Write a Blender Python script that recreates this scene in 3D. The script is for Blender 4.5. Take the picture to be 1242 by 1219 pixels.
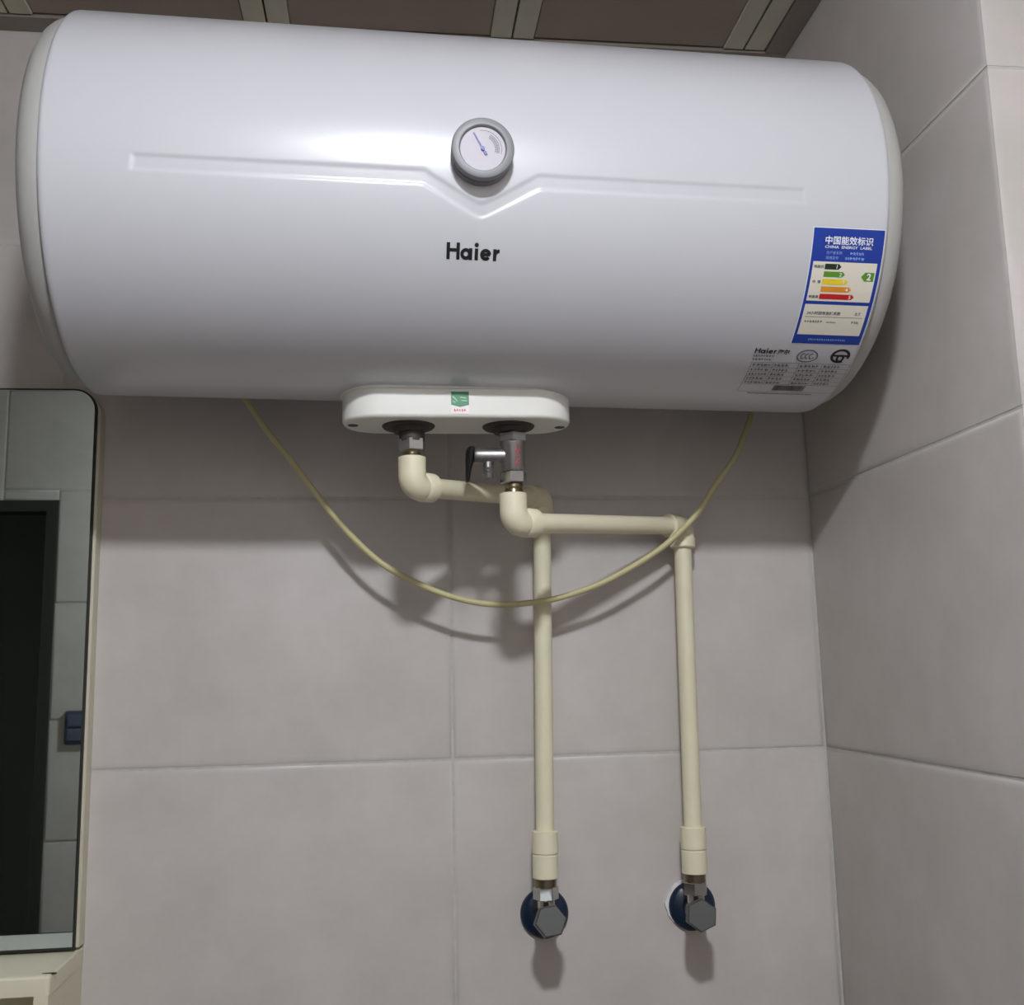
import bpy, bmesh, math, random
from mathutils import Vector, Matrix
import numpy as np

for o in list(bpy.data.objects):
    bpy.data.objects.remove(o, do_unlink=True)
SC = bpy.context.scene
COL = SC.collection
random.seed(7)

# ------------------------------------------------------------------ camera
# world: x along the back wall (0 = corner with the right wall), y = 0 the back wall (camera at y < 0), z = 0 at a tile joint
F_PX, W_PX, H_PX = 1266.19, 1242.0, 1219.0
CAM = np.array([-0.51486, -1.21732, 0.09666])
R = np.array([[0.99295765, -0.11627777, -0.02268445],
              [-0.00359449, 0.16182071, -0.98681363],
              [0.1184153, 0.97994568, 0.16026315]])
cam_d = bpy.data.cameras.new('camera')
cam_d.sensor_fit = 'HORIZONTAL'
cam_d.sensor_width = 36.0
cam_d.lens = 36.0 * F_PX / W_PX
cam_d.clip_start = 0.01
cam = bpy.data.objects.new('camera', cam_d)
M3 = Matrix((tuple(R[0]), tuple(-R[1]), tuple(-R[2]))).transposed()
cam.matrix_world = Matrix.Translation(Vector(CAM)) @ M3.to_4x4()
COL.objects.link(cam)
SC.camera = cam

# ------------------------------------------------------------------ world, lamp strength, exposure
world = bpy.data.worlds.new('world')
SC.world = world
world.use_nodes = True
world.node_tree.nodes['Background'].inputs[0].default_value = (0.75, 0.78, 0.85, 1)
world.node_tree.nodes['Background'].inputs[1].default_value = 0.02
LAMP_POS = (-0.468, -1.30, 0.881)
LAMP_STRENGTH = 545.0
SC.view_settings.view_transform = 'Standard'
SC.view_settings.look = 'None'
SC.view_settings.gamma = 1.0
SC.view_settings.use_curve_mapping = False
SC.view_settings.exposure = 0.0

# ------------------------------------------------------------------ pixel helpers (direction from the pixel, distance from a surface)
def ray(u, v):
    return R.T @ np.array([(u - 621.0) / F_PX, (v - 609.5) / F_PX, 1.0])
def on_y(u, v, y):
    d = ray(u, v)
    return CAM + d * (y - CAM[1]) / d[1]

# ------------------------------------------------------------------ materials
def srgb(r, g, b):
    f = lambda c: (c / 255 / 12.92) if c / 255 <= 0.04045 else ((c / 255 + 0.055) / 1.055) ** 2.4
    return (f(r), f(g), f(b), 1)
def mat(name, col, rough=0.5, metal=0.0, spec=0.5, coat=0.0, noise=None, bump=None, emit=None, coat_rough=0.1):
    """noise = (scale, second colour, amount); bump = (scale, strength)"""
    m = bpy.data.materials.new(name)
    m.use_nodes = True
    nt = m.node_tree
    b = nt.nodes['Principled BSDF']
    b.inputs['Base Color'].default_value = col
    b.inputs['Roughness'].default_value = rough
    b.inputs['Metallic'].default_value = metal
    b.inputs['Specular IOR Level'].default_value = spec
    b.inputs['Coat Weight'].default_value = coat
    b.inputs['Coat Roughness'].default_value = coat_rough
    if emit:
        b.inputs['Emission Color'].default_value = emit[0]
        b.inputs['Emission Strength'].default_value = emit[1]
    if noise or bump:
        geo = nt.nodes.new('ShaderNodeNewGeometry')
    if noise:
        n = nt.nodes.new('ShaderNodeTexNoise')
        n.inputs['Scale'].default_value = noise[0]
        n.inputs['Detail'].default_value = 6
        n.inputs['Roughness'].default_value = 0.65
        nt.links.new(geo.outputs['Position'], n.inputs['Vector'])
        cr = nt.nodes.new('ShaderNodeValToRGB')
        cr.color_ramp.elements[0].position = 0.5 - noise[2]
        cr.color_ramp.elements[1].position = 0.5 + noise[2]
        cr.color_ramp.elements[0].color = noise[1]
        cr.color_ramp.elements[1].color = col
        nt.links.new(n.outputs['Fac'], cr.inputs['Fac'])
        nt.links.new(cr.outputs['Color'], b.inputs['Base Color'])
    if bump:
        n2 = nt.nodes.new('ShaderNodeTexNoise')
        n2.inputs['Scale'].default_value = bump[0]
        n2.inputs['Detail'].default_value = 4
        nt.links.new(geo.outputs['Position'], n2.inputs['Vector'])
        bp = nt.nodes.new('ShaderNodeBump')
        bp.inputs['Strength'].default_value = bump[1]
        bp.inputs['Distance'].default_value = 0.002
        nt.links.new(n2.outputs['Fac'], bp.inputs['Height'])
        nt.links.new(bp.outputs['Normal'], b.inputs['Normal'])
    return m

MT = {}
MT['tile'] = mat('wall_tile', srgb(203, 196, 192), 0.42, spec=0.4, noise=(9.0, srgb(188, 182, 176), 0.22), bump=(14.0, 0.08))
MT['grout'] = mat('grout', srgb(200, 197, 192), 0.8, noise=(60.0, srgb(180, 175, 168), 0.25))
MT['panel'] = mat('ceiling_panel', srgb(158, 144, 130), 0.4, spec=0.4, noise=(6.0, srgb(148, 134, 120), 0.3))
MT['strip'] = mat('ceiling_strip', srgb(206, 202, 182), 0.45, spec=0.4, noise=(20.0, srgb(192, 188, 168), 0.3))
MT['cornice'] = mat('cornice', srgb(140, 132, 122), 0.4, spec=0.4)
MT['joint'] = mat('dark_joint', srgb(40, 37, 33), 0.8)
MT['floor'] = mat('floor_tile', srgb(112, 108, 102), 0.4, noise=(8.0, srgb(98, 94, 88), 0.3))
MT['tank'] = mat('white_enamel', srgb(203, 203, 208), 0.30, spec=0.5, coat=0.35, coat_rough=0.16)
MT['cap'] = mat('white_plastic_cap', srgb(180, 179, 174), 0.42)
MT['cover'] = mat('white_plastic_cover', srgb(232, 231, 224), 0.38)
MT['ppr'] = mat('cream_pipe_plastic', srgb(232, 226, 198), 0.42, noise=(30.0, srgb(224, 217, 186), 0.3))
MT['chrome'] = mat('chrome', srgb(190, 190, 188), 0.18, metal=1.0)
MT['dull_metal'] = mat('dull_metal', srgb(150, 148, 146), 0.38, metal=0.9)
MT['knob'] = mat('dark_grey_metal_knob', srgb(86, 88, 86), 0.42, metal=0.7)
MT['brass'] = mat('aged_nickel_brass', srgb(150, 138, 118), 0.32, metal=0.95, noise=(120.0, srgb(110, 96, 76), 0.3))
MT['seal'] = mat('dark_rubber_seal', srgb(58, 55, 48), 0.6)
MT['black'] = mat('black_plastic', srgb(20, 20, 21), 0.4)
MT['ink'] = mat('black_ink', srgb(16, 16, 20), 0.5)
MT['grey_ink'] = mat('grey_ink', srgb(92, 92, 94), 0.5)
MT['gauge'] = mat('grey_gauge_plastic', srgb(134, 134, 138), 0.45)
MT['gauge_side'] = mat('grey_gauge_base', srgb(112, 112, 114), 0.45)
MT['dial'] = mat('dial_white', srgb(196, 192, 199), 0.5, spec=0.3)
MT['needle'] = mat('blue_needle', srgb(62, 64, 160), 0.4)
MT['lab_blue'] = mat('label_blue', srgb(22, 58, 156), 0.4)
MT['lab_pale'] = mat('label_pale_blue', srgb(150, 180, 240), 0.45)
MT['lab_white'] = mat('label_cream', srgb(232, 226, 210), 0.45)
MT['lab_print'] = mat('label_white_print', srgb(240, 243, 248), 0.45)
for nm, c in dict(g1=(30, 50, 34), g2=(92, 150, 40), g3=(240, 214, 40), g4=(232, 150, 40), g5=(200, 28, 34)).items():
    MT[nm] = mat('grade_' + nm, srgb(*c), 0.45)
MT['st_green'] = mat('sticker_green', srgb(22, 122, 78), 0.4)
MT['st_pale'] = mat('sticker_pale_green', srgb(130, 196, 150), 0.4)
MT['st_white'] = mat('sticker_white', srgb(236, 228, 224), 0.4)
MT['red_ink'] = mat('red_ink', srgb(190, 40, 60), 0.5)
MT['rose'] = mat('navy_rose', srgb(13, 32, 56), 0.3, coat=0.2)
MT['putty'] = mat('white_sealant', srgb(232, 232, 228), 0.7)
MT['cord'] = mat('yellowed_white_cord', srgb(196, 188, 142), 0.5)
MT['mirror'] = mat('mirror_silver', (0.62, 0.70, 0.655, 1), 0.015, metal=1.0)
MT['pale_edge'] = mat('pale_mirror_edge', srgb(176, 184, 180), 0.35, metal=0.3)
MT['mframe'] = mat('cream_frame', srgb(206, 200, 178), 0.45)
MT['gasket'] = mat('dark_gasket', srgb(28, 29, 26), 0.6)
MT['shelf'] = mat('cream_shelf_plastic', srgb(216, 210, 186), 0.45)
MT['steel'] = mat('galvanised_steel', srgb(150, 150, 150), 0.45, metal=0.8)
MT['lamp_body'] = mat('lamp_white', srgb(235, 235, 235), 0.4)
MT['lamp'] = mat('lamp_diffuser', srgb(250, 250, 250), 0.5, emit=((0.945, 0.985, 1.05, 1), LAMP_STRENGTH))
MT['switch'] = mat('switch_blue_grey', srgb(70, 76, 92), 0.3)
MT['switch_key'] = mat('switch_key', srgb(84, 92, 112), 0.3)
MT['door_frame'] = mat('door_frame', srgb(44, 46, 42), 0.6)
MT['dark_hall'] = mat('dark_hall', srgb(132, 140, 132), 0.8)

# ------------------------------------------------------------------ object helpers
ORG = {}
def tag(o, label=None, cat=None, group=None, kind=None):
    if label: o['label'] = label
    if cat: o['category'] = cat
    if group: o['group'] = group
    if kind: o['kind'] = kind
    return o
def thing(name, label, cat, base, group=None):
    o = bpy.data.objects.new(name, None)
    o.empty_display_size = 0.03
    o.location = base
    COL.objects.link(o)
    ORG[o.name] = Vector(base)
    return tag(o, label, cat, group)
def obj(name, verts, faces, m, parent=None, smooth=True, sharp=35):
    """one mesh object; verts in world coordinates, stored relative to the parent's base"""
    off = ORG.get(parent.name, Vector((0, 0, 0))) if parent else Vector((0, 0, 0))
    me = bpy.data.meshes.new(name)
    me.from_pydata([tuple(Vector(v) - off) for v in verts], [], faces)
    bm = bmesh.new(); bm.from_mesh(me)
    bmesh.ops.recalc_face_normals(bm, faces=bm.faces)
    if smooth:
        for f in bm.faces: f.smooth = True
        for e in bm.edges:
            if len(e.link_faces) == 2 and e.calc_face_angle(0) > math.radians(sharp): e.smooth = False
    bm.to_mesh(me); bm.free()
    me.materials.append(MT[m])
    o = bpy.data.objects.new(name, me)
    COL.objects.link(o)
    if parent:
        o.parent = parent
        ORG[o.name] = off
    else:
        ORG[o.name] = Vector((0, 0, 0))
    return o
class MB:
    def __init__(s): s.v = []; s.f = []
    def add(s, v, f):
        n = len(s.v); s.v += [tuple(q) for q in v]; s.f += [tuple(i + n for i in q) for q in f]; return s
    def box(s, x0, x1, y0, y1, z0, z1):
        return s.add([(x, y, z) for x in (x0, x1) for y in (y0, y1) for z in (z0, z1)],
                     [(0, 1, 3, 2), (4, 6, 7, 5), (0, 4, 5, 1), (2, 3, 7, 6), (0, 2, 6, 4), (1, 5, 7, 3)])
    def lathe(s, base, axis, prof, n=32, hexa=False, phase=0.0):
        """prof: list of (along axis, radius)"""
        a = Vector(axis).normalized()
        t = a.cross(Vector((0, 0, 1)));  t = t if t.length > 0.1 else a.cross(Vector((1, 0, 0)))
        t.normalize(); w = a.cross(t); b = Vector(base)
        if hexa: n = 6
        v = []
        for h, r in prof:
            for k in range(n):
                c, q = math.cos(2 * math.pi * k / n + phase), math.sin(2 * math.pi * k / n + phase)
                v.append(b + a * h + t * (r * c) + w * (r * q))
        f = []
        for i in range(len(prof) - 1):
            for k in range(n):
                k2 = (k + 1) % n
                f.append((i * n + k, i * n + k2, (i + 1) * n + k2, (i + 1) * n + k))
        f.append(tuple(range(n))[::-1]); f.append(tuple(range((len(prof) - 1) * n, len(prof) * n)))
        return s.add(v, f)
    def tube(s, pts, rad, n=20):
        pts = [Vector(p) for p in pts]
        rr = rad if isinstance(rad, (list, tuple)) else [rad] * len(pts)
        tg = []
        for i in range(len(pts)):
            a = pts[max(i - 1, 0)]; b = pts[min(i + 1, len(pts) - 1)]
            tg.append((b - a).normalized())
        u = tg[0].cross(Vector((0.13, 0.9, 0.31))); u.normalize()
        v = []
        for p, t, r in zip(pts, tg, rr):
            u = (u - t * u.dot(t)).normalized(); w = t.cross(u)
            for k in range(n):
                a = 2 * math.pi * k / n
                v.append(p + u * (r * math.cos(a)) + w * (r * math.sin(a)))
        f = []
        for i in range(len(pts) - 1):
            for k in range(n):
                k2 = (k + 1) % n
                f.append((i * n + k, i * n + k2, (i + 1) * n + k2, (i + 1) * n + k))
        f.append(tuple(range(n))[::-1]); f.append(tuple(range((len(pts) - 1) * n, len(pts) * n)))
        return s.add(v, f)
    def prism(s, outline, d0, d1, fn, bevel=0.0):
        """2-D outline extruded from d0 to d1; fn(a, b, d) -> 3-D point; bevel rounds the d1 rim"""
        n = len(outline)
        cx = sum(p[0] for p in outline) / n; cy = sum(p[1] for p in outline) / n
        rings = [(outline, d0)]
        if bevel:
            def inset(t):
                out = []
                for i in range(n):
                    p0, p1, p2 = Vector(outline[i - 1]), Vector(outline[i]), Vector(outline[(i + 1) % n])
                    e1 = (p1 - p0); e2 = (p2 - p1)
                    n1 = Vector((-e1.y, e1.x)).normalized(); n2 = Vector((-e2.y, e2.x)).normalized()
                    m = (n1 + n2); m.normalize()
                    if m.dot(Vector((cx, cy)) - p1) < 0: m = -m
                    out.append(tuple(p1 + m * t))
                return out
            sg = 1 if d1 > d0 else -1
            for k in range(0, 5):
                a = math.pi / 2 * k / 4
                rings.append((inset(bevel * (1 - math.cos(a))), d1 - sg * bevel * (1 - math.sin(a))))
        else:
            rings.append((outline, d1))
        v = [fn(a, b, d) for ring, d in rings for a, b in ring]
        f = []
        for i in range(len(rings) - 1):
            for k in range(n):
                k2 = (k + 1) % n
                f.append((i * n + k, i * n + k2, (i + 1) * n + k2, (i + 1) * n + k))
        f.append(tuple(range(n))[::-1]); f.append(tuple(range((len(rings) - 1) * n, len(rings) * n)))
        return s.add(v, f)
    def build(s, name, m, parent=None, smooth=True, sharp=35):
        return obj(name, s.v, s.f, m, parent, smooth, sharp)
def round_rect(x0, x1, z0, z1, r, corners=(1, 1, 1, 1), n=8):
    """corners: bottom-left, bottom-right, top-right, top-left"""
    out = []
    for (cx, cz, a0, on) in ((x0, z0, 180, corners[0]), (x1, z0, 270, corners[1]), (x1, z1, 0, corners[2]), (x0, z1, 90, corners[3])):
        if not on:
            out.append((cx, cz)); continue
        px = cx + r if cx == x0 else cx - r
        pz = cz + r if cz == z0 else cz - r
        for k in range(n + 1):
            a = math.radians(a0 + 90 * k / n)
            out.append((px + r * math.cos(a), pz + r * math.sin(a)))
    return out

# ------------------------------------------------------------------ the room shell
CEIL, FLOOR = 0.881, -1.42
X_LEFT, X_RIGHT, Y_RET, Y_REAR = -2.21, 0.442, -0.443, -1.70
TW, TH, GR = 0.442, 0.302, 0.003       # tile pitch and joint
TILE_MESH = {}
def tile_mesh(w, h):
    key = (round(w, 4), round(h, 4))
    if key in TILE_MESH: return TILE_MESH[key]
    prof = [(0.0, -0.0040), (0.0, -0.0017), (0.0012, -0.0009), (0.0034, -0.0003), (0.0066, 0.0)]   # (inset, height): a softly rounded edge
    v = []
    for ins, d in prof:
        v += [(ins, ins, d), (w - ins, ins, d), (w - ins, h - ins, d), (ins, h - ins, d)]
    f = []
    for i in range(len(prof) - 1):
        for k in range(4):
            k2 = (k + 1) % 4
            f.append((i * 4 + k, i * 4 + k2, (i + 1) * 4 + k2, (i + 1) * 4 + k))
    n = (len(prof) - 1) * 4
    f.append((n, n + 1, n + 2, n + 3))
    me = bpy.data.meshes.new('tile')
    me.from_pydata(v, [], f)
    for p in me.polygons: p.use_smooth = True
    me.polygons[-1].use_smooth = True
    me.materials.append(MT['tile'])
    bm = bmesh.new(); bm.from_mesh(me)
    for e in bm.edges:
        if len(e.link_faces) == 2 and e.calc_face_angle(0) > math.radians(50): e.smooth = False
    bm.to_mesh(me); bm.free()
    TILE_MESH[key] = me
    return me
def lay_tiles(wall, origin, udir, ndir, u_rng, z_rng, u_phase, holes=()):
    """tiles as children of a wall; the tile faces lie in the plane through origin"""
    ud, nd, vd = Vector(udir), Vector(ndir), Vector((0, 0, 1))
    rot = Matrix((ud, vd, nd)).transposed().to_4x4()
    if rot.determinant() < 0: raise ValueError('handedness')
    us = []
    k = math.floor((u_rng[0] - u_phase) / TW)
    while u_phase + k * TW < u_rng[1] - 1e-6:
        us.append((max(u_phase + k * TW, u_rng[0]), min(u_phase + (k + 1) * TW, u_rng[1]))); k += 1
    k = math.floor(z_rng[0] / TH)
    zs = []
    while k * TH < z_rng[1] - 1e-6:
        zs.append((max(k * TH, z_rng[0]), min((k + 1) * TH, z_rng[1]))); k += 1
    for (u0, u1) in us:
        for (z0, z1) in zs:
            cells = [(u0, u1, z0, z1)]
            for (h0, h1, g0, g1) in holes:
                new = []
                for (a, b, c, d) in cells:
                    if a >= h1 - 1e-6 or b <= h0 + 1e-6 or c >= g1 - 1e-6 or d <= g0 + 1e-6:
                        new.append((a, b, c, d)); continue
                    if a < h0: new.append((a, h0, c, d))
                    if b > h1: new.append((h1, b, c, d))
                    if d > g1: new.append((max(a, h0), min(b, h1), g1, d))
                    if c < g0: new.append((max(a, h0), min(b, h1), c, g0))
                cells = new
            for (a, b, c, d) in cells:
                if b - a < 0.02 or d - c < 0.012: continue
                o = bpy.data.objects.new('tile', tile_mesh(b - a - GR, d - c - GR))
                COL.objects.link(o)
                o.parent = wall
                p = Vector(origin) + ud * (a + GR / 2) + vd * (c + GR / 2 - origin[2])
                jit = random.uniform(-0.0003, 0.0003)
                o.matrix_local = Matrix.Translation(p + nd * jit) @ rot
def struct(name, mb, m, label):
    o = mb.build(name, m, None, smooth=False)
    return tag(o, label, None, None, 'structure')

TK = 0.0021    # recess of the joint below the tile face
wb = struct('wall_back', MB().box(X_LEFT, 0.05, TK, 0.06, FLOOR, CEIL), 'grout', 'grey beige tiled back wall behind the water heater')
lay_tiles(wb, (0, 0, 0), (1, 0, 0), (0, -1, 0), (X_LEFT, 0.0), (FLOOR, CEIL), 0.0)
wr = struct('wall_right', MB().box(TK, 0.06, Y_RET + TK, 0.06, FLOOR, CEIL), 'grout', 'grey tiled side wall forming the corner beside the heater')
lay_tiles(wr, (0, 0, 0), (0, -1, 0), (-1, 0, 0), (0.0, -Y_RET), (FLOOR, CEIL), 0.0)
wt = struct('wall_return', MB().box(0.06, X_RIGHT + 0.06, Y_RET + TK, Y_RET + 0.06, FLOOR, CEIL), 'grout', 'tiled wall turning away at the outer corner of the side wall')
lay_tiles(wt, (0, Y_RET, 0), (1, 0, 0), (0, -1, 0), (0.0, X_RIGHT), (FLOOR, CEIL), 0.0)
ws = struct('wall_side', MB().box(X_RIGHT + TK, X_RIGHT + 0.06, Y_REAR - 0.06, Y_RET + 0.06, FLOOR, CEIL), 'grout', 'tiled wall of the bathroom past the outer corner')
lay_tiles(ws, (X_RIGHT, 0, 0), (0, -1, 0), (-1, 0, 0), (-Y_RET, -Y_REAR), (FLOOR, CEIL), -Y_RET)
wl = struct('wall_left', MB().box(X_LEFT - 0.06, X_LEFT - TK, Y_REAR - 0.06, 0.06, FLOOR, CEIL), 'grout', 'tiled left wall of the bathroom beyond the mirror')
lay_tiles(wl, (X_LEFT, 0, 0), (0, 1, 0), (1, 0, 0), (Y_REAR, 0.0), (FLOOR, CEIL), 0.0)
# rear wall with the doorway seen in the mirror
DX0, DX1, DZ1 = -2.11, -1.384, 0.576
mbr = MB()
mbr.box(X_LEFT - 0.06, DX0, Y_REAR - 0.06, Y_REAR - TK, FLOOR, CEIL)
mbr.box(DX1, X_RIGHT + 0.06, Y_REAR - 0.06, Y_REAR - TK, FLOOR, CEIL)
mbr.box(DX0, DX1, Y_REAR - 0.06, Y_REAR - TK, DZ1, CEIL)
wq = struct('wall_rear', mbr, 'grout', 'tiled wall with a dark doorway, seen in the mirror')
lay_tiles(wq, (0, Y_REAR, 0), (-1, 0, 0), (0, 1, 0), (-X_RIGHT, -X_LEFT), (FLOOR, CEIL), 0.20, holes=((-DX1, -DX0, FLOOR - 1, DZ1),))
struct('floor', MB().box(X_LEFT - 0.06, X_RIGHT + 0.06, -3.4, 0.06, FLOOR - 0.05, FLOOR), 'floor', 'grey tiled bathroom floor')
# unlit hall past the doorway
mh = MB()
mh.box(X_LEFT - 0.3, -1.2, -2.56, -2.5, FLOOR, CEIL)
mh.box(X_LEFT - 0.36, X_LEFT - 0.3, -3.4, Y_REAR - 0.06, FLOOR, CEIL)
mh.box(-1.2, -1.14, -3.4, Y_REAR - 0.06, FLOOR, CEIL)
mh.box(X_LEFT - 0.36, -1.14, -3.4, Y_REAR - 0.06, CEIL - 0.06, CEIL)
struct('wall_hall', mh, 'dark_hall', 'unlit hall past the doorway, seen in the mirror')
fr = MB()
fr.box(DX1 - 0.03, DX1, Y_REAR - 0.06, Y_REAR + 0.004, FLOOR, DZ1)
fr.box(DX0, DX0 + 0.03, Y_REAR - 0.06, Y_REAR + 0.004, FLOOR, DZ1)
fr.box(DX0 + 0.03, DX1 - 0.03, Y_REAR - 0.06, Y_REAR + 0.004, DZ1 - 0.03, DZ1)
struct('door_1', fr, 'door_frame', 'dark frame of the doorway seen in the mirror')

# ceiling: 0.3 m metal panels with paler folded edges, a dark angle trim along the walls
ce = struct('ceiling', MB().box(X_LEFT - 0.06, X_RIGHT + 0.06, Y_REAR - 0.06, 0.06, CEIL + 0.012, CEIL + 0.06), 'joint', 'brown grey metal panel ceiling')
CX0, PITCH = -0.958, 0.300
TRIM = 0.030
BANDW = 0.026
Y_BACK = -TRIM
def hexa_panel(x0, x1, y0, y1, z0, z1, bev):
    # shallow tray: underside slightly chamfered
    return MB().add([(x0, y0, z1), (x1, y0, z1), (x1, y1, z1), (x0, y1, z1),
                     (x0, y0, z0 + bev), (x1, y0, z0 + bev), (x1, y1, z0 + bev), (x0, y1, z0 + bev),
                     (x0 + bev, y0 + bev, z0), (x1 - bev, y0 + bev, z0), (x1 - bev, y1 - bev, z0), (x0 + bev, y1 - bev, z0)],
                    [(0, 1, 2, 3), (0, 4, 5, 1), (1, 5, 6, 2), (2, 6, 7, 3), (3, 7, 4, 0),
                     (4, 8, 9, 5), (5, 9, 10, 6), (6, 10, 11, 7), (7, 11, 8, 4), (11, 10, 9, 8)])
ys = [Y_BACK - 0.3 * 2 * i for i in range(0, 4)]
for i in range(-4, 5):
    xa, xb = CX0 + PITCH * i, CX0 + PITCH * (i + 1)
    xa, xb = max(xa, X_LEFT + 0.002), min(xb, X_RIGHT - 0.002)
    for j in range(3):
        y1, y0 = ys[j], max(ys[j + 1], Y_REAR + 0.002)
        g = 0.0012
        if xa < -0.1 and xb > -0.1 + 0.1:                       # the panel at the corner is cut narrow by the side wall
            xe = -TRIM if y0 > Y_RET - 0.2 and j == 0 else xb
        else:
            xe = xb
        if j == 0 and xa > -0.06 and i != 3: continue
        ce_x0, ce_x1 = xa + g, xe - g
        hexa_panel(ce_x0 + BANDW, max(ce_x1 - BANDW, ce_x0 + BANDW + 0.002), y0 + g, y1 - g, CEIL, CEIL + 0.011, 0.0015).build('panel', 'panel', ce, smooth=False) if ce_x1 - ce_x0 > 2.3 * BANDW else None
        for (sa, sb) in ((ce_x0, ce_x0 + BANDW), (ce_x1 - BANDW, ce_x1)):
            if sb > X_RIGHT or (j == 0 and sb > -TRIM + 0.004): continue
            hexa_panel(sa, sb, y0 + g, y1 - g, CEIL - 0.002, CEIL + 0.011, 0.001).build('panel_edge', 'strip', ce, smooth=False)
struct('trim_1', MB().box(X_LEFT, 0.0, -TRIM + 0.001, 0.0, CEIL - 0.004, CEIL + 0.012), 'cornice', 'dark angle trim where ceiling meets the back wall')
struct('trim_2', MB().box(-TRIM + 0.001, 0.0, Y_RET - 0.16, -TRIM, CEIL - 0.004, CEIL + 0.012), 'cornice', 'dark angle trim where ceiling meets the side wall')
struct('trim_3', MB().box(-TRIM + 0.001, X_RIGHT, Y_RET - TRIM, Y_RET, CEIL - 0.0045, CEIL + 0.012), 'cornice', 'dark angle trim along the wall past the outer corner')

# ------------------------------------------------------------------ ceiling lamp above and behind the camera (the room's own light)
lp = thing('ceiling_lamp', 'round white ceiling lamp that lights the bathroom', 'lamp', LAMP_POS)
MB().lathe(LAMP_POS, (0, 0, -1), [(0.0, 0.082), (0.012, 0.082), (0.0175, 0.074), (0.0178, 0.0565)], 48).build('rim', 'lamp_body', lp)
MB().lathe(LAMP_POS, (0, 0, -1), [(0.0180, 0.0560), (0.026, 0.0550), (0.034, 0.0490), (0.040, 0.039), (0.044, 0.025), (0.0455, 0.002)], 48).build('diffuser', 'lamp', lp)

# ------------------------------------------------------------------ water heater
TR = 0.178
AX = Vector((1, 0.0075, -0.0164)).normalized()
P0 = Vector((-0.5, -0.218, 0.5438))
E2 = AX.cross(Vector((0, -1, 0))).normalized()      # up
E2 = E2 if E2.z > 0 else -E2
E1 = E2.cross(AX); E1 = E1 if E1.y < 0 else -E1     # towards the room
S_L, S_R, S_MID = -0.7955, -0.070, -0.4355
def tp(s, phi, rho=TR):
    """point of the tank: s along the axis, phi (radians) up from the front line"""
    return P0 + AX * (s + 0.5) + E1 * (rho * math.cos(phi)) + E2 * (rho * math.sin(phi))
def ta(s, arc, rise=0.0):
    """s along the axis, arc in metres above the front line, measured on the skin"""
    return tp(s, arc / TR, TR + rise)
heater = thing('water_heater', 'white horizontal cylinder water heater hanging on the tiled wall', 'water heater', (P0.x, P0.y, P0.z - TR))

def emboss(s, arc):
    d = abs(s - S_MID)
    K = 0.0445
    U = math.radians(-8.3) * TR; L = math.radians(-13.5) * TR
    dip = 0.0255
    dd = math.sqrt(d * d + 0.004 ** 2) - 0.004
    def line(v, dipv, extra):
        k = K + extra
        t = max(0.0, 1.0 - dd / k)
        return v - dipv * t
    u = line(U, dip, 0.0); l = line(L, dip + 0.0005, 0.0015)
    c = 1.0 if d > K else math.cos(math.atan(dip / K))
    half = 0.289
    end = half - d - 0.12 * (arc - L)
    ins = min((u - arc) * c, (arc - l) * c, end)
    t = min(max(ins / 0.0042, 0.0), 1.0)
    return -0.0010 * t * t * (3 - 2 * t)
s_list = []
n_s = 420
for i in range(n_s + 1): s_list.append(S_L + 0.004 + (S_R - S_L - 0.008) * i / n_s)
s_list = [S_L, S_L + 0.0008, S_L + 0.002] + s_list + [S_R - 0.002, S_R - 0.0008, S_R]
ph = []
a = -180.0
while a < 180.0 - 1e-6:
    ph.append(a)
    a += 0.36 if -25.0 < a < -6.0 else (1.0 if -100 < a < 60 else 3.0)
v = []; f = []
for s in s_list:
    e = min(s - S_L, S_R - s)
    roll = -0.0022 * (1 - min(e / 0.0035, 1.0)) ** 2
    for p in ph:
        arc = math.radians(p) * TR
        v.append(tp(s, math.radians(p), TR + roll + (emboss(s, arc) if -26 < p < -5 else 0.0)))
n = len(ph)
for i in range(len(s_list) - 1):
    for k in range(n):
        k2 = (k + 1) % n
        f.append((i * n + k, i * n + k2, (i + 1) * n + k2, (i + 1) * n + k))
obj('tank_body', v, f, 'tank', heater, sharp=60)
cap_prof = [(-0.006, 0.1690), (0.0, 0.1718), (0.006, 0.1714), (0.0120, 0.1698), (0.0175, 0.1660), (0.0220, 0.1595), (0.0252, 0.1490),
            (0.0275, 0.1320), (0.0298, 0.1000), (0.0312, 0.0500), (0.0318, 0.0010)]
for s, dr in ((S_L, -1), (S_R, 1)):
    MB().lathe(P0 + AX * (s + 0.5), AX * dr, cap_prof, 128).build('end_cap', 'cap', heater)
for xb in (S_L + 0.17, S_R - 0.17):           # wall hooks behind the tank
    mb = MB()
    c = P0 + AX * (xb + 0.5)
    mb.box(c.x - 0.02, c.x + 0.02, -0.004, 0.0, c.z - 0.10, c.z + 0.13)
    mb.box(c.x - 0.02, c.x + 0.02, -0.075, -0.004, c.z + 0.085, c.z + 0.089)
    mb.box(c.x - 0.02, c.x + 0.02, -0.048, -0.004, c.z - 0.004, c.z)
    mb.build('wall_bracket', 'steel', heater, smooth=False)

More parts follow.
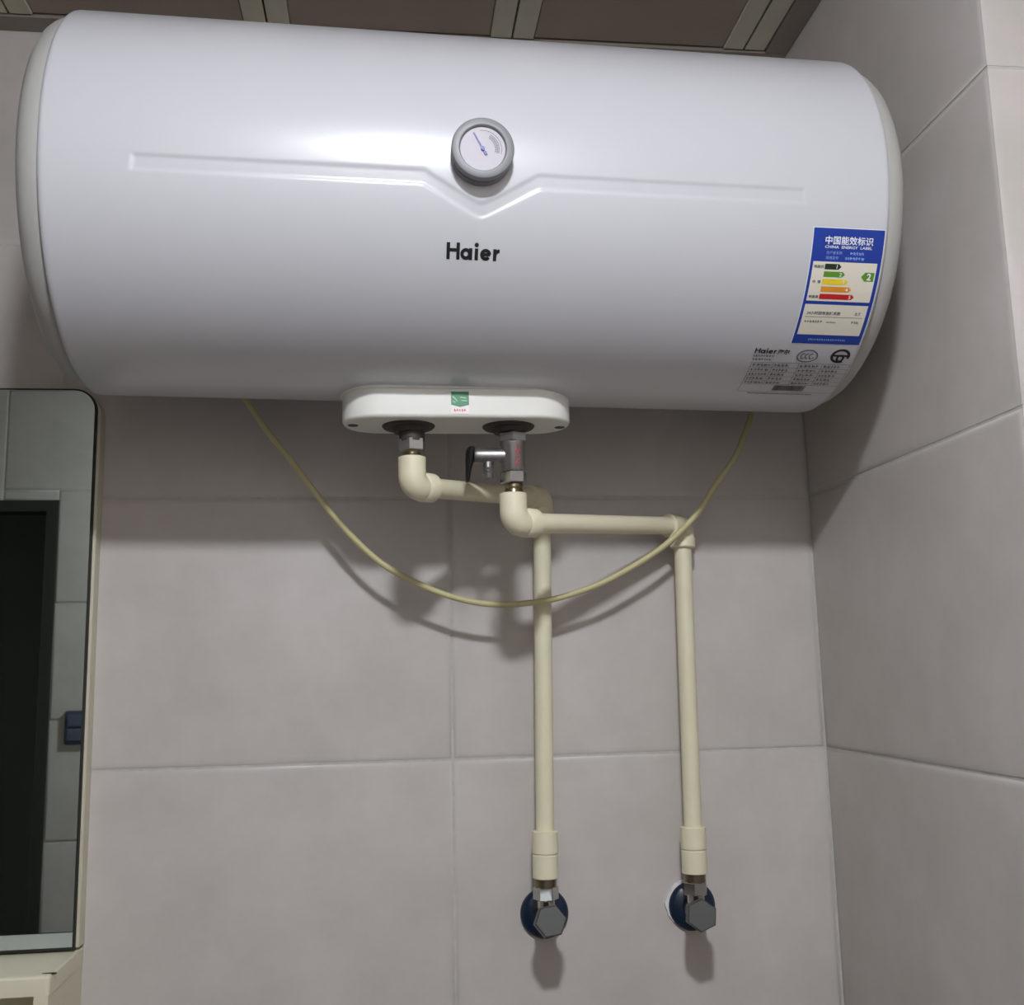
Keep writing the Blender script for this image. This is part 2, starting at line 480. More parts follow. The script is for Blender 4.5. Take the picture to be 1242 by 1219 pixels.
# --- flat print helpers on the tank skin: 2-D shapes in metres (x right along s, y up along the arc)
def wrap(polys, s0, arc0, rise, name, m, parent, depth=0.0, maxlen=0.004, place=None):
    """polys: list of 2-D outlines laid on the skin, subdivided so that they follow the curve"""
    bm = bmesh.new()
    for pl in polys:
        vs = [bm.verts.new((x, y, 0)) for x, y in pl]
        try: bm.faces.new(vs)
        except ValueError: pass
    ymin = min(v.co.y for v in bm.verts); ymax = max(v.co.y for v in bm.verts)
    y = math.floor(ymin / maxlen) * maxlen
    while y < ymax:
        if y > ymin + 1e-5:
            bmesh.ops.bisect_plane(bm, geom=bm.verts[:] + bm.edges[:] + bm.faces[:], plane_co=(0, y, 0), plane_no=(0, 1, 0))
        y += maxlen
    bm.verts.index_update()
    fn = place or (lambda x, y: ta(s0 + x, arc0 + y, rise))
    vv = [fn(v.co.x, v.co.y) for v in bm.verts]
    ff = [tuple(v.index for v in fc.verts) for fc in bm.faces]
    bm.free()
    off = ORG[parent.name]
    me = bpy.data.meshes.new(name)
    me.from_pydata([tuple(Vector(q) - off) for q in vv], [], ff)
    me.materials.append(MT[m])
    for p in me.polygons: p.use_smooth = True
    o = bpy.data.objects.new(name, me); COL.objects.link(o)
    o.parent = parent
    ORG[o.name] = off
    return o
def rect(x0, y0, x1, y1): return [(x0, y0), (x1, y0), (x1, y1), (x0, y1)]
def stroke(pts, w, closed=False):
    out = []
    n = len(pts)
    P = [Vector(p) for p in pts]
    rng = range(n if closed else n - 1)
    def nrm(i):
        a = P[(i - 1) % n] if (closed or i > 0) else P[i]
        b = P[(i + 1) % n] if (closed or i < n - 1) else P[i]
        t = (b - a).normalized()
        return Vector((-t.y, t.x))
    for i in rng:
        j = (i + 1) % n
        na, nb = nrm(i) * w / 2, nrm(j) * w / 2
        out.append([tuple(P[i] - na), tuple(P[j] - nb), tuple(P[j] + nb), tuple(P[i] + na)])
    return out
def arc_pts(cx, cy, rx, ry, a0, a1, n=18):
    return [(cx + rx * math.cos(math.radians(a0 + (a1 - a0) * k / n)), cy + ry * math.sin(math.radians(a0 + (a1 - a0) * k / n))) for k in range(n + 1)]
def text_polys(body, x, y, size, align='LEFT', bold=0.0, sx=1.0):
    c = bpy.data.curves.new('tmp', 'FONT'); c.body = body; c.size = size; c.align_x = align; c.offset = bold
    c.resolution_u = 3
    o = bpy.data.objects.new('tmp', c); COL.objects.link(o)
    bpy.context.view_layer.update()
    dg = bpy.context.evaluated_depsgraph_get()
    me = bpy.data.meshes.new_from_object(o.evaluated_get(dg))
    out = [[(x + me.vertices[i].co.x * sx, y + me.vertices[i].co.y) for i in p.vertices] for p in me.polygons]
    bpy.data.objects.remove(o); bpy.data.curves.remove(c); bpy.data.meshes.remove(me)
    return out
def smudge(x, y, w, h, seed=1):
    """a run of small print too fine to read: short blocks of uneven length"""
    rg = random.Random(seed)
    out = []; x1 = x + w
    while x < x1 - h * 0.3:
        c = min(h * rg.uniform(0.55, 0.95), x1 - x)
        out.append(rect(x, y + h * rg.uniform(0, 0.15), x + c * 0.42, y + h * rg.uniform(0.75, 1.0)))
        out.append(rect(x + c * 0.5, y + h * rg.uniform(0.3, 0.5), x + c * 0.92, y + h * rg.uniform(0.55, 0.7)))
        if rg.random() < 0.6: out.append(rect(x + c * 0.5, y, x + c * 0.9, y + h * 0.2))
        x += c + h * 0.18
    return out
def haier(h, w=0.17):
    """wordmark built from strokes, cap height h, origin at the lower left"""
    P = []
    t = w * h
    H = h
    x = 0.0
    P += [rect(0, 0, t, H), rect(0.62 * H, 0, 0.62 * H + t, H), rect(t, 0.46 * H, 0.62 * H, 0.46 * H + t * 0.95)]
    xh = 0.70 * H
    x = 0.98 * H                                            # a: round bowl with a stem
    r = xh / 2
    P += stroke(arc_pts(x + r - t / 2, r, r - t / 2, r - t / 2, 0, 360, 28)[:-1], t, True)
    P += [rect(x + 2 * r - t * 1.25, 0, x + 2 * r - t * 0.25, xh)]
    x += 2 * r + 0.10 * H                                   # i
    P += [rect(x, 0, x + t, xh), arc_pts(x + t / 2, H - t * 0.45, t * 0.62, t * 0.62, 0, 360, 14)[:-1]]
    x += t + 0.13 * H                                       # e
    P += stroke(arc_pts(x + r, r, r - t / 2, r - t / 2, -38, -360, 26)[::1], t)
    P += [rect(x + t, r - t * 0.40, x + 2 * r - t * 0.3, r + t * 0.45)]
    x += 2 * r + 0.12 * H                                   # r
    P += [rect(x, 0, x + t, xh)]
    P += stroke(arc_pts(x + 0.40 * H, xh - 0.40 * H - t * 0.0, 0.40 * H - t / 2, 0.40 * H - t / 2, 170, 88, 8), t)
    return P, x + 0.42 * H
A = lambda deg: math.radians(deg) * TR
polys, wd = haier(0.0143, 0.215)
sc_x = 0.0458 / wd
polys = [[(x * sc_x, y) for x, y in p] for p in polys]
tag(wrap(polys, -0.4637, A(-27.9) - 0.0146, 0.0003, 'brand_lettering', 'ink', heater, maxlen=0.003), 'black Haier wordmark')

# --- temperature gauge
gphi = math.radians(-4.4); gs = -0.4360
gn = E1 * math.cos(gphi) + E2 * math.sin(gphi)
gu = -E1 * math.sin(gphi) + E2 * math.cos(gphi)
gb = tp(gs, gphi, TR - 0.0045)
gauge = MB().lathe(gb, gn, [(0.0, 0.0262), (0.0105, 0.0262), (0.0115, 0.0248), (0.0135, 0.0248), (0.0145, 0.0264), (0.0195, 0.0264), (0.0208, 0.0258), (0.0214, 0.0246),
                            (0.0213, 0.0203), (0.0206, 0.0195), (0.0180, 0.0189)], 64).build('temperature_gauge', 'gauge', heater)
tag(gauge, 'round grey thermometer gauge')
def gp(x, y, d): return gb + gn * d + AX * x + gu * y
MB().prism(arc_pts(0, 0, 0.0189, 0.0189, 0, 360, 48)[:-1], 0.0178, 0.0184, gp).build('dial', 'dial', gauge, smooth=False)
def gflat(polys, d, name, m):
    vv = []; ff = []
    for p in polys:
        ff.append(tuple(range(len(vv), len(vv) + len(p)))); vv += [gp(x, y, d) for x, y in p]
    return obj(name, vv, ff, m, gauge, smooth=False)
sc = []
for rr, a0, a1 in ((0.0158, 100, -14), (0.0138, 62, -14), (0.0122, 62, -14), (0.0106, 62, -14)):
    sc += stroke(arc_pts(0, 0, rr, rr, a0, a1, 20), 0.00035)
for k in range(14):
    aa = math.radians(62 - k * 5.8)
    sc += stroke([(0.0106 * math.cos(aa), 0.0106 * math.sin(aa)), (0.0138 * math.cos(aa), 0.0138 * math.sin(aa))], 0.0003)
gflat(sc, 0.0186, 'scale_marks', 'grey_ink')
nd = Vector((-0.50, 0.86)).normalized()
npoly = stroke([tuple(nd * -0.0060), tuple(nd * -0.0030)], 0.0021) + stroke([tuple(nd * -0.003), tuple(nd * 0.0155)], 0.0010)
nv = MB()
for p in npoly: nv.prism(p, 0.0189, 0.0194, gp)
nv.prism(arc_pts(0, 0, 0.0017, 0.0017, 0, 360, 16)[:-1], 0.0188, 0.0200, gp)
nv.build('needle', 'needle', gauge, smooth=False)

# --- energy label (66 x 109 mm)
LS, LA, LW, LH = -0.1395, A(-19.4), 0.0662, 0.1085
mm = lambda x: x / 1000.0
def lrect(x0, y0, x1, y1): return rect(mm(x0), -mm(y1), mm(x1), -mm(y0))
lab = wrap([rect(0, -LH, LW, 0)], LS, LA, 0.00025, 'energy_label', 'lab_blue', heater)
tag(lab, 'blue and cream energy efficiency sticker')
wrap([rect(-0.0006, -LH - 0.0006, LW + 0.0006, 0.0006)], LS, LA, 0.00012, 'label_edge', 'lab_print', lab)
wrap([lrect(2.6, 29, 62.8, 64.6)], LS, LA, 0.0004, 'grade_panel', 'lab_white', lab)
wrap([lrect(2.6, 67.8, 62.8, 98.4)], LS, LA, 0.0004, 'data_panel', 'lab_white', lab)
for i, (xe, m_) in enumerate(((29.5, 'g1'), (34, 'g2'), (38, 'g3'), (42.5, 'g4'), (46.8, 'g5'))):
    y0 = 30.8 + i * 6.75; y1 = y0 + 4.9
    pl = [(mm(14), -mm(y1)), (mm(xe - 2.4), -mm(y1)), (mm(xe), -mm((y0 + y1) / 2)), (mm(xe - 2.4), -mm(y0)), (mm(14), -mm(y0))]
    wrap([pl], LS, LA, 0.00055, 'grade_bar', m_, lab)
bad = [(mm(49.5), -mm(41.2)), (mm(53), -mm(45.2)), (mm(61.5), -mm(45.2)), (mm(61.5), -mm(37.2)), (mm(53), -mm(37.2))]
wrap([bad], LS, LA, 0.00055, 'grade_badge', 'g2', lab)
wt_ = []
wt_ += text_polys('中国能效标识', mm(33.5), -mm(13.2), mm(7.6), 'CENTER', 0.00012)
wt_ += text_polys('CHINA  ENERGY  LABEL', mm(33.5), -mm(17.2), mm(3.3), 'CENTER', 0.00005, 1.25)
for i in range(5):
    xe = (29.5, 34, 38, 42.5, 46.8)[i]
    wt_ += text_polys(str(i + 1), mm(xe - 4.2), -mm(34.8 + i * 6.75), mm(4.6), 'CENTER', 0.0001)
wt_ += text_polys('2', mm(56.8), -mm(43.9), mm(8.2), 'CENTER', 0.00025)
wrap(wt_, LS, LA, 0.0007, 'white_lettering', 'lab_print', lab)
pt = text_polys('生产者名称', mm(13.5), -mm(22.2), mm(3.0)) + smudge(mm(36), -mm(22.4), mm(14), mm(2.8), 2)
pt += text_polys('规格型号', mm(13.5), -mm(26.6), mm(3.0)) + smudge(mm(32), -mm(26.8), mm(18), mm(2.8), 3)
wrap(smudge(mm(15), -mm(104.6), mm(36), mm(2.2), 4), LS, LA, 0.0004, 'footer_lettering', 'lab_pale', lab)
wrap(pt, LS, LA, 0.0004, 'pale_lettering', 'lab_pale', lab)
bt = text_polys('耗能低', mm(4.0), -mm(34.6), mm(3.1), 'LEFT', 0.00006) + text_polys('中  等', mm(4.6), -mm(48.2), mm(3.1), 'LEFT', 0.00006)
bt += text_polys('耗能高', mm(4.0), -mm(61.8), mm(3.1), 'LEFT', 0.00006)
bt += text_polys('24小时固有能耗系数', mm(6), -mm(77.5), mm(3.6), 'LEFT', 0.00006) + text_polys('0.7', mm(52), -mm(77.5), mm(4.2), 'LEFT', 0.00006)
bt += smudge(mm(6), -mm(85.8), mm(17), mm(2.6), 6) + smudge(mm(27), -mm(85.6), mm(9), mm(1.6), 7) + smudge(mm(51), -mm(85.8), mm(7), mm(2.8), 5)
bt += [lrect(5, 79.6, 60, 80.0)]
wrap(bt, LS, LA, 0.00055, 'dark_lettering', 'grey_ink', lab)

# --- nameplate print below the label
NS, NA = -0.1715, A(-56.6)
np_poly, wd2 = haier(0.0062, 0.2)
k2 = 0.0212 / wd2
pr = [[(x * k2, y - 0.0062) for x, y in p] for p in np_poly]
pr += text_polys('海尔', 0.0222, -0.0060, 0.0060, 'LEFT', 0.00022)
name = wrap(pr, NS, NA, 0.0003, 'nameplate_print', 'ink', heater, maxlen=0.003)
tag(name, 'black maker name and data printed on the tank')
g = []
g += smudge(0.0, -0.0106, 0.021, 0.0029, 8) + smudge(0.0006, -0.0150, 0.020, 0.0029, 9)
# data table
tx0, tx1, ty0, ty1 = 0.001, 0.0985, -0.0175, -0.0640
t_w = 0.00035
rows = [ty0 + (ty1 - ty0) * q for q in (0, 0.14, 0.28, 0.42, 0.56, 0.70, 1.0)]
for yy in rows: g += [rect(tx0, yy - t_w / 2, tx1, yy + t_w / 2)]
for q, last in ((0, 7), (0.22, 5), (0.48, 5), (0.72, 5), (1.0, 7)):
    xx = tx0 + (tx1 - tx0) * q
    g += [rect(xx - t_w / 2, rows[min(last, 6)], xx + t_w / 2, ty0)]
for i in range(5):
    for j, (q, wq_) in enumerate(((0.0, 0.018), (0.22, 0.015), (0.48, 0.018), (0.72, 0.016))):
        g += smudge(tx0 + (tx1 - tx0) * q + 0.002, rows[i + 1] + 0.0013, wq_, 0.0038, 20 + i * 4 + j)
g += smudge(tx0 + 0.012, ty1 - 0.0052, 0.066, 0.0030, 11)
wrap(g, NS, NA, 0.0003, 'data_table', 'grey_ink', name, maxlen=0.003)
b = []                                                       # bar code in the last row
x = tx0 + 0.034
random.seed(3)
while x < tx0 + 0.066:
    w_ = random.choice((0.0005, 0.0008, 0.0012)); b.append(rect(x, ty1 + 0.0025, x + w_, rows[5] - 0.0015)); x += w_ + random.choice((0.0005, 0.0008))
wrap(b, NS, NA, 0.0003, 'bar_code', 'ink', name, maxlen=0.003)
cc = stroke(arc_pts(0, 0, 0.0098, 0.0072, 0, 360, 36)[:-1], 0.0012, True)
for k in range(3):
    cc += stroke(arc_pts(-0.0042 + k * 0.0040, 0, 0.0018, 0.0030, 50, 310, 12), 0.0011)
cc += [arc_pts(0.0062, -0.0018, 0.0008, 0.0008, 0, 360, 10)[:-1]]
wrap(cc, -0.1190, A(-59.2), 0.0003, 'approval_mark', 'grey_ink', name, maxlen=0.003)
sw = stroke(arc_pts(0, 0, 0.0082, 0.0074, -20, 300, 36), 0.0026)
sw += stroke(arc_pts(0.0005, -0.0026, 0.0030, 0.0036, 0, 360, 20)[:-1], 0.0022, True)
sw += [rect(-0.0070, -0.0006, 0.0072, 0.0018)]
wrap(sw, -0.0868, A(-58.8), 0.0003, 'quality_mark', 'ink', name, maxlen=0.003)

# --- connection cover under the tank
PC = (-0.446, -0.210); PHL, PHW, PZ = 0.1125, 0.0365, 0.338
def stadium(hl, hw, n=14):
    out = []
    for c, a0 in ((hl - hw, -90), (-(hl - hw), 90)):
        out += [(PC[0] + c + hw * math.cos(math.radians(a0 + 180 * k / n)), PC[1] + hw * math.sin(math.radians(a0 + 180 * k / n))) for k in range(n + 1)]
    return out
cover = MB().prism(stadium(PHL, PHW), 0.392, PZ, lambda a, b, d: (a, b, d), bevel=0.004).build('connection_cover', 'cover', heater, sharp=50)
fl = MB().prism(stadium(PHL + 0.003, PHW + 0.003), 0.395, 0.366, lambda a, b, d: (a, b, d), bevel=0.002).build('cover_flange', 'cover', cover, sharp=50)
for hx in (-0.494, -0.395):
    MB().lathe((hx, PC[1], PZ + 0.004), (0, 0, -1), [(0, 0.026), (0.0046, 0.026), (0.0062, 0.0245), (0.0062, 0.017), (0.011, 0.0145)], 40).build('pipe_seal', 'seal', cover)
for hx, hy in ((-0.548, -0.212), (-0.343, -0.208)):
    MB().lathe((hx, hy, PZ + 0.002), (0, 0, -1), [(0, 0.0052), (0.0023, 0.0052)], 20).build('screw_hole', 'seal', cover)
yf = PC[1] - PHW
x0, z1 = on_y(547, 475, yf)[0], on_y(547, 475, yf)[2]
x1, z0 = on_y(569, 502, yf)[0], on_y(569, 502, yf)[2]
stk = MB().box(x0, x1, yf - 0.0004, yf + 0.0004, z0, z1).build('sticker', 'st_white', cover, smooth=False)
tag(stk, 'small green and white sticker')
def sflat(polys, d, nm, m):
    vv = []; ff = []
    for p in polys:
        ff.append(tuple(range(len(vv), len(vv) + len(p)))); vv += [(x0 + px * (x1 - x0), yf - d, z0 + pz * (z1 - z0)) for px, pz in p]
    return obj(nm, vv, ff, m, stk, smooth=False)
sflat([[(0, 0.40), (0.5, 0.30), (1, 0.40), (1, 1), (0, 1)]], 0.0006, 'green_shield', 'st_green')
sflat(stroke([(0.08, 0.78), (0.2, 0.70), (0.36, 0.55)], 0.06) + stroke([(0.1, 0.56), (0.24, 0.5)], 0.05) + stroke([(0.5, 0.74), (0.85, 0.70)], 0.05) + stroke([(0.55, 0.6), (0.9, 0.58)], 0.05), 0.0008, 'shield_mark', 'st_pale')
sflat([[(a_, 0.09 + b_ * 0.85) for a_, b_ in p] for p in smudge(0.16, 0.0, 0.70, 0.17, 12)], 0.0006, 'red_lettering', 'red_ink')

# ------------------------------------------------------------------ water pipes
PY = -0.210            # plane of the two tank connections
WY = -0.037            # pipe centre in front of the tiles
def bend(p0, corner, p1, r, n=10):
    """polyline p0 -> rounded corner -> p1"""
    p0, c, p1 = Vector(p0), Vector(corner), Vector(p1)
    a = (p0 - c).normalized(); b = (p1 - c).normalized()
    ang = a.angle(b); t = r / math.tan(ang / 2)
    pa, pb = c + a * t, c + b * t
    cen = c + (a + b).normalized() * (r / math.sin(ang / 2))
    out = [p0]
    va, vb = pa - cen, pb - cen
    om = va.angle(vb)
    for k in range(n + 1):
        q = k / n
        out.append(cen + (va * math.sin((1 - q) * om) + vb * math.sin(q * om)) / math.sin(om))
    out.append(p1)
    return out
def elbow(name, corner, d0, d1, parent, ln0=0.030, ln1=0.030, r=0.0136):
    c = Vector(corner); d0 = Vector(d0).normalized(); d1 = Vector(d1).normalized()
    mb = MB()
    mb.tube(bend(c + d0 * ln0, c, c + d1 * ln1, 0.0105), r, 28)
    mb.tube([c + d0 * (ln0 - 0.003), c + d0 * (ln0 + 0.0005), c + d0 * (ln0 + 0.0012)], [r + 0.0001, r + 0.0001, r - 0.0015], 28)
    # thicker socket on the outgoing side
    mb.tube([c + d1 * 0.013, c + d1 * 0.0145, c + d1 * (ln1 - 0.001), c + d1 * (ln1 + 0.0006)], [r, r + 0.0012, r + 0.0010, r - 0.001], 28)
    return mb.build(name, 'ppr', parent, sharp=40)
def water_pipe(name, label, top, wall_top, wall_low, group=None):
    A_ = Vector(top); B_ = Vector(wall_top); C_ = Vector(wall_low)
    t = thing(name, label, 'pipe', (C_.x, C_.y, C_.z))
    d = (B_ - A_).normalized()
    elbow('elbow', A_, (0, 0, 1), d, t, ln0=0.028)
    MB().tube([A_ + d * 0.02, B_ - d * 0.02], 0.0101, 24).build('cross_pipe', 'ppr', t)
    dn = (C_ - B_).normalized()
    elbow('elbow', B_, -d, dn, t, ln0=0.026, ln1=0.026)
    MB().tube([B_ + dn * 0.018, C_ - dn * 0.02], 0.0101, 24).build('riser_pipe', 'ppr', t)
    # threaded adapter at the lower end
    L = 0.050
    MB().tube([C_ - dn * L, C_ - dn * (L - 0.0008), C_ - dn * (L - 0.023), C_ - dn * (L - 0.0235), C_ - dn * (L - 0.0250), C_ - dn * (L - 0.0255), C_ - dn * 0.0006, C_],
              [0.0128, 0.0142, 0.0145, 0.0140, 0.0136, 0.0141, 0.0141, 0.0132], 28).build('threaded_adapter', 'ppr', t, sharp=40)
    return t, dn
hotA = on_y(500, 590, PY); hotB = on_y(657, 604, WY); hotC = on_y(661.5, 1065, WY)
cldA = on_y(623, 634, PY); cldB = on_y(827, 638, WY); cldC = on_y(842.5, 1059, WY)
hot, hdn = water_pipe('water_pipe', 'cream plastic pipe from the plain hex nut, its cross run behind the safety valve', hotA, hotB, hotC)
cold, cdn = water_pipe('water_pipe', 'cream plastic pipe from below the safety valve, its cross run towards the room corner', cldA, cldB, cldC)
# hex union of the outlet: neck, nut, neck
def hexnut(mb, base, h, r, phase=0.2):
    return mb.lathe(base, (0, 0, -1), [(0, r * 0.93), (0.0012, r), (h - 0.0012, r), (h, r * 0.93)], hexa=True, phase=phase)
ax, az = hotA[0], hotA[2]
MB().lathe((ax, PY, PZ - 0.0072), (0, 0, -1), [(0, 0.0128), (0.009, 0.0125)], 28).build('outlet_neck', 'seal', hot)
hexnut(MB(), (ax, PY, PZ - 0.013), 0.013, 0.0138).build('union_nut', 'chrome', hot, smooth=False)
MB().lathe((ax, PY, PZ - 0.024), (0, 0, -1), [(0, 0.0095), (0.002, 0.0095), (0.003, 0.0085), (0.005, 0.0085), (0.006, 0.0095), (0.012, 0.009)], 24).build('threaded_neck', 'brass', hot)

# ------------------------------------------------------------------ safety valve between tank and cold pipe
sx = on_y(622, 550, PY)[0]
zt = PZ - 0.001
sv = thing('safety_valve', 'grey metal safety valve with black lever under the heater cover', 'valve', (sx, PY, on_y(622, 600, PY)[2]))
hexnut(MB(), (sx, PY, zt - 0.006), 0.010, 0.0148, 0.1).build('top_nut', 'dull_metal', sv, smooth=False)
z_b = on_y(622, 573, PY)[2]
MB().lathe((sx, PY, zt - 0.014), (0, 0, -1), [(0, 0.0128), (0.004, 0.0128), (0.006, 0.0118), (zt - 0.014 - z_b - 0.002, 0.0118), (zt - 0.014 - z_b, 0.0105)], 32).build('body', 'dull_metal', sv)
z_n = on_y(622, 588, PY)[2]
hexnut(MB(), (sx, PY, z_b + 0.0005), z_b - z_n, 0.0136, 0.35).build('lower_nut', 'chrome', sv, smooth=False)
z_e = on_y(622, 600, PY)[2]
MB().lathe((sx, PY, z_n), (0, 0, -1), [(0, 0.0092), (0.003, 0.0092), (0.004, 0.0083), (0.006, 0.0092), (z_n - z_e + 0.006, 0.0088)], 24).build('threaded_neck', 'brass', sv)
armz = on_y(590, 553, PY)[2]
arm_l = on_y(575, 553, PY)[0]
MB().lathe((sx - 0.006, PY, armz), (-1, 0, 0), [(0, 0.0082), (sx - 0.006 - arm_l - 0.003, 0.0082), (sx - 0.006 - arm_l, 0.0070)], 28).build('relief_arm', 'dull_metal', sv)
MB().lathe((on_y(592, 570, PY)[0], PY, armz - 0.006), (0, 0, -1), [(0, 0.0048), (0.006, 0.0048), (0.0066, 0.0058), (0.009, 0.0048), (0.0096, 0.0057), (0.012, 0.0047), (0.0126, 0.0056), (0.0165, 0.0044)], 20).build('drain_nipple', 'dull_metal', sv)
lv = MB()
prof = [(0.0, 0.010, 0.0065), (-0.004, 0.008, 0.0062), (-0.010, 0.004, 0.0055), (-0.020, 0.0, 0.0045), (-0.030, -0.003, 0.003), (-0.0315, -0.0032, 0.0015)]
rows_ = [(armz + 0.0085, arm_l - 0.0025, 0.0035, 0.0075), (armz + 0.004, arm_l - 0.0038, 0.0045, 0.0080), (armz - 0.006, arm_l - 0.0046, 0.0042, 0.0078),
         (armz - 0.013, arm_l - 0.0056, 0.0030, 0.0062), (armz - 0.022, arm_l - 0.0066, 0.0024, 0.0050), (armz - 0.0265, arm_l - 0.0070, 0.0018, 0.0036)]
vv = []; ff = []
for (zz, xx, hx, hy) in rows_:
    for k in range(12):
        q = 2 * math.pi * k / 12
        vv.append((xx + hx * math.cos(q), PY + hy * math.sin(q), zz))
for i in range(len(rows_) - 1):
    for k in range(12):
        kk = (k + 1) % 12
        ff.append((i * 12 + k, i * 12 + kk, (i + 1) * 12 + kk, (i + 1) * 12 + k))
ff.append(tuple(range(12))); ff.append(tuple(range(60, 72)))
lev = obj('lever', vv, ff, 'black', sv)
tag(lev, 'black plastic relief lever')
# red print running down the body
def body_pt(x, y, r=0.0121):
    q = x / r + 0.30
    return (sx + r * math.sin(q), PY - r * math.cos(q), zt - 0.019 + y)
rp = []
for (a0, b0, a1, b1) in ((0, 0, 0.004, 0), (0.002, 0, 0.002, -0.005), (0, -0.006, 0.004, -0.006), (0, -0.006, 0, -0.010), (0.004, -0.006, 0.004, -0.010), (0.0, -0.012, 0.004, -0.0145), (0.0, -0.0165, 0.004, -0.0145), (0.0, -0.0185, 0.004, -0.0185), (0.0, -0.0185, 0.0, -0.022)):
    rp += stroke([(a0 - 0.002, b0), (a1 - 0.002, b1)], 0.0010)
wrap(rp, 0, 0, 0, 'red_print', 'red_ink', sv, place=body_pt)

# ------------------------------------------------------------------ wall stop valves
def stop_valve(label, rose_px, pipe_end, turn, knob_px, sealant):
    c = on_y(rose_px[0], rose_px[1], 0.0)
    t = thing('stop_valve', label, 'valve', (float(c[0]), -0.001, float(c[2])))
    x, z = float(c[0]), float(c[2])
    px, py_, pz = [float(q) for q in pipe_end]
    if sealant:
        ring = []
        random.seed(5)
        mb = MB()
        out = []
        for k in range(40):
            q = 2 * math.pi * k / 40
            w_ = 0.0262 + 0.0052 * max(0, math.cos(q - 2.5)) * random.uniform(0.6, 1.25)
            out.append((x + w_ * math.cos(q), z + w_ * math.sin(q)))
        mb.prism(out, -0.0003, -0.003, lambda a_, b_, d: (a_, d, b_))
        mb.build('sealant', 'putty', t)
    MB().lathe((x, -0.0005, z), (0, -1, 0), [(0, 0.0272), (0.0025, 0.0272), (0.005, 0.0262), (0.0075, 0.0225), (0.0095, 0.0150), (0.0105, 0.0120)], 48).build('rose', 'rose', t)
    # body from the wall to the front
    kx, kz = float(knob_px[0]), float(knob_px[1])
    K = on_y(kx, kz, -0.088)
    MB().lathe((x, -0.009, z), Vector((px - x, py_ + 0.009, 0.0)), [(0, 0.0105), (0.016, 0.0105), (0.018, 0.0118), (0.042, 0.0118), (0.046, 0.0100)], 28).build('body', 'dull_metal', t)
    fx, fz = float(K[0]), float(K[2])
    st = Vector((px, py_ - 0.004, z)); en = Vector((fx, -0.090, fz))
    dv = (en - st)
    MB().lathe(st, dv, [(0, 0.0095), (dv.length - 0.026, 0.0085)], 24).build('stem', 'chrome', t)
    MB().lathe(en - dv.normalized() * 0.028, dv, [(0, 0.0150), (0.002, 0.0172), (0.026, 0.0168), (0.028, 0.0155)], hexa=True, phase=turn).build('handle', 'knob', t, smooth=False)
    # outlet going up to the pipe, with a hex nut
    MB().lathe((px, py_, z + 0.004), (0, 0, 1), [(0, 0.0095), (pz - z - 0.004 - 0.022, 0.0095)], 24).build('outlet', 'chrome', t)
    h = 0.014
    MB().lathe((px, py_, pz - 0.0225), (0, 0, 1), [(0, 0.0125), (0.001, 0.0140), (h - 0.001, 0.0140), (h, 0.0128)], hexa=True, phase=turn + 0.3).build('hex_nut', 'chrome', t, smooth=False)
    MB().lathe((px, py_, pz - 0.009), (0, 0, 1), [(0, 0.0118), (0.009, 0.0118), (0.0095, 0.0110)], 24).build('threaded_neck', 'brass', t)
    return t
stop_valve('chrome stop valve on a plain navy wall rose under the pipe from the hex nut', (660, 1107), hotC, 0.15, (668, 1117), False)
stop_valve('chrome stop valve on navy rose with white sealant, on the pipe nearer the corner', (838.5, 1098), cldC, 0.42, (851, 1110), True)

# ------------------------------------------------------------------ power cord hanging in a loop below the tank
CY = -0.066
px_pts = [(286, 466), (300, 487), (322, 520), (350, 555), (400, 620), (436, 660), (470, 688), (516, 712), (560, 727), (600, 733), (640, 731.5), (680, 724.5), (730, 707), (780, 679.5), (815, 654), (846, 622), (868, 588), (893, 551), (915, 505)]
cpts = [Vector(on_y(u, v_, CY)) for u, v_ in px_pts]
cpts[0].y = -0.05; cpts[-1].y = -0.05
fine = []
for i in range(len(cpts) - 1):
    q0 = cpts[max(i - 1, 0)]; q1 = cpts[i]; q2 = cpts[i + 1]; q3 = cpts[min(i + 2, len(cpts) - 1)]
    for k in range(8):
        t = k / 8
        fine.append(0.5 * ((2 * q1) + (q2 - q0) * t + (2 * q0 - 5 * q1 + 4 * q2 - q3) * t * t + (3 * q1 - q0 - 3 * q2 + q3) * t ** 3))
fine.append(cpts[-1])
# both ends climb behind the tank to its rear side
fine = [Vector((fine[0].x - 0.012, -0.052, fine[0].z + 0.03))] + fine + [Vector((fine[-1].x + 0.01, -0.052, fine[-1].z + 0.03))]
tag(MB().tube(fine, 0.0034, 14).build('power_cord', 'cord'), 'yellowed white power cord hanging in a loop under the heater', 'cord')

# ------------------------------------------------------------------ mirror with cream frame, left of the heater
MY = -0.025
mx1, mz1 = -0.8425, on_y(40, 473, MY)[2]
mz0 = on_y(50, 1152, MY)[2]
mx0 = -1.30
mir = thing('wall_mirror', 'frameless looking mirror with rounded top corners on a thin cream backing', 'mirror', ((mx0 + mx1) / 2, -0.01, mz0))
xz = lambda a_, b_, d: (a_, d, b_)
MB().prism(round_rect(mx0 - 0.005, mx1 + 0.0055, mz0 - 0.001, mz1 - 0.001, 0.026, (0, 0, 1, 1)), 0.0, -0.0195, xz, bevel=0.001).build('backing_frame', 'mframe', mir, sharp=50)
MB().prism(round_rect(mx0 - 0.002, mx1 + 0.0022, mz0 - 0.002, mz1 + 0.002, 0.025, (0, 0, 1, 1)), -0.0194, -0.0242, xz).build('dark_edge', 'gasket', mir, sharp=50)
MB().prism(round_rect(mx0, mx1, mz0 + 0.0165, mz1, 0.023, (0, 0, 1, 1)), -0.024, MY, xz).build('glass', 'mirror', mir, sharp=30)
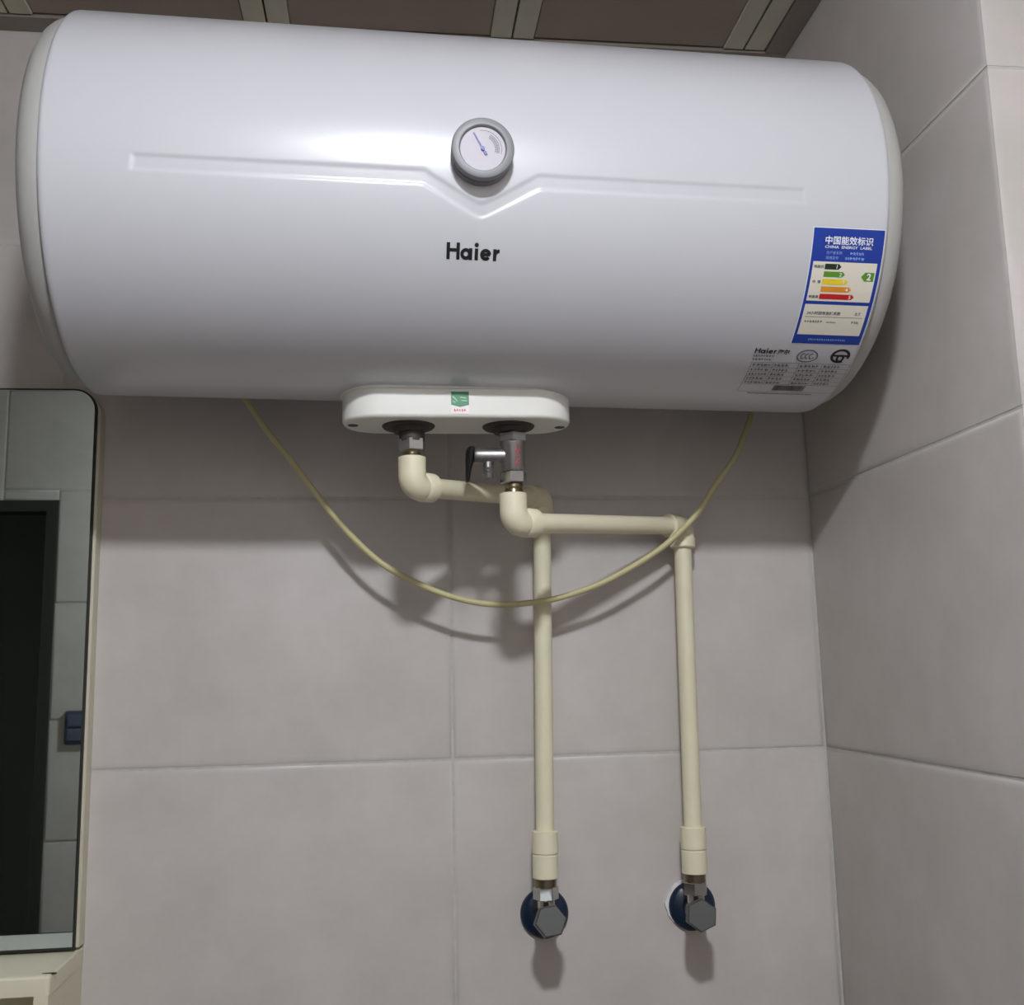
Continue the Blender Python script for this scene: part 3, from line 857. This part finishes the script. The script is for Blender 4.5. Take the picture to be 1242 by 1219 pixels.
MB().box(mx0, mx1, MY, -0.024, mz0 + 0.001, mz0 + 0.0155).build('pale_strip', 'pale_edge', mir, smooth=False)  # paler strip along the bottom edge of the mirror

# ------------------------------------------------------------------ open plastic shelf box under the mirror
SX1, SZ1, SY, SZ0 = -0.8375, mz0 - 0.004, -0.113, mz0 - 0.20
sh = thing('storage_shelf', 'cream plastic open fronted shelf box under the mirror', 'shelf', ((mx0 + SX1) / 2, SY / 2, SZ0))
topo = round_rect(mx0, SX1, SY, 0.0, 0.004, (1, 1, 0, 0), 4)
MB().prism(topo, SZ1 - 0.018, SZ1, lambda a_, b_, d: (a_, b_, d), bevel=0.003).build('top', 'shelf', sh, sharp=40)
MB().box(SX1 - 0.014, SX1 - 0.0005, SY, 0.0, SZ0, SZ1 - 0.018).build('side', 'shelf', sh, smooth=False)
MB().box(mx0 + 0.0005, mx0 + 0.014, SY, 0.0, SZ0, SZ1 - 0.018).build('side', 'shelf', sh, smooth=False)
MB().box(mx0 + 0.014, SX1 - 0.014, SY + 0.002, 0.0, SZ0, SZ0 + 0.012).build('base', 'shelf', sh, smooth=False)
MB().box(mx0 + 0.014, SX1 - 0.014, -0.006, 0.0, SZ0 + 0.012, SZ1 - 0.018).build('back', 'shelf', sh, smooth=False)
sp = [float(q) for q in on_y(59, 1178, -0.105)]
MB().prism(arc_pts(sp[0], -0.103, 0.007, 0.0018, 0, 360, 16)[:-1], SZ1 - 0.001, SZ1 + 0.0002, lambda a_, b_, d: (a_, b_, d)).build('slot', 'gasket', sh)

# ------------------------------------------------------------------ light switch seen in the mirror
swt = thing('light_switch', 'blue grey switch plate beside the doorway, seen in the mirror', 'switch', (-1.303, Y_REAR + 0.004, -0.06))
MB().prism(round_rect(-1.343, -1.263, -0.062, 0.024, 0.006), Y_REAR, Y_REAR + 0.009, xz, bevel=0.003).build('plate', 'switch', swt)
for (zz0, zz1) in ((-0.052, -0.022), (-0.016, 0.014)):
    MB().prism(round_rect(-1.335, -1.271, zz0, zz1, 0.003), Y_REAR + 0.008, Y_REAR + 0.012, xz, bevel=0.001).build('key', 'switch_key', swt)
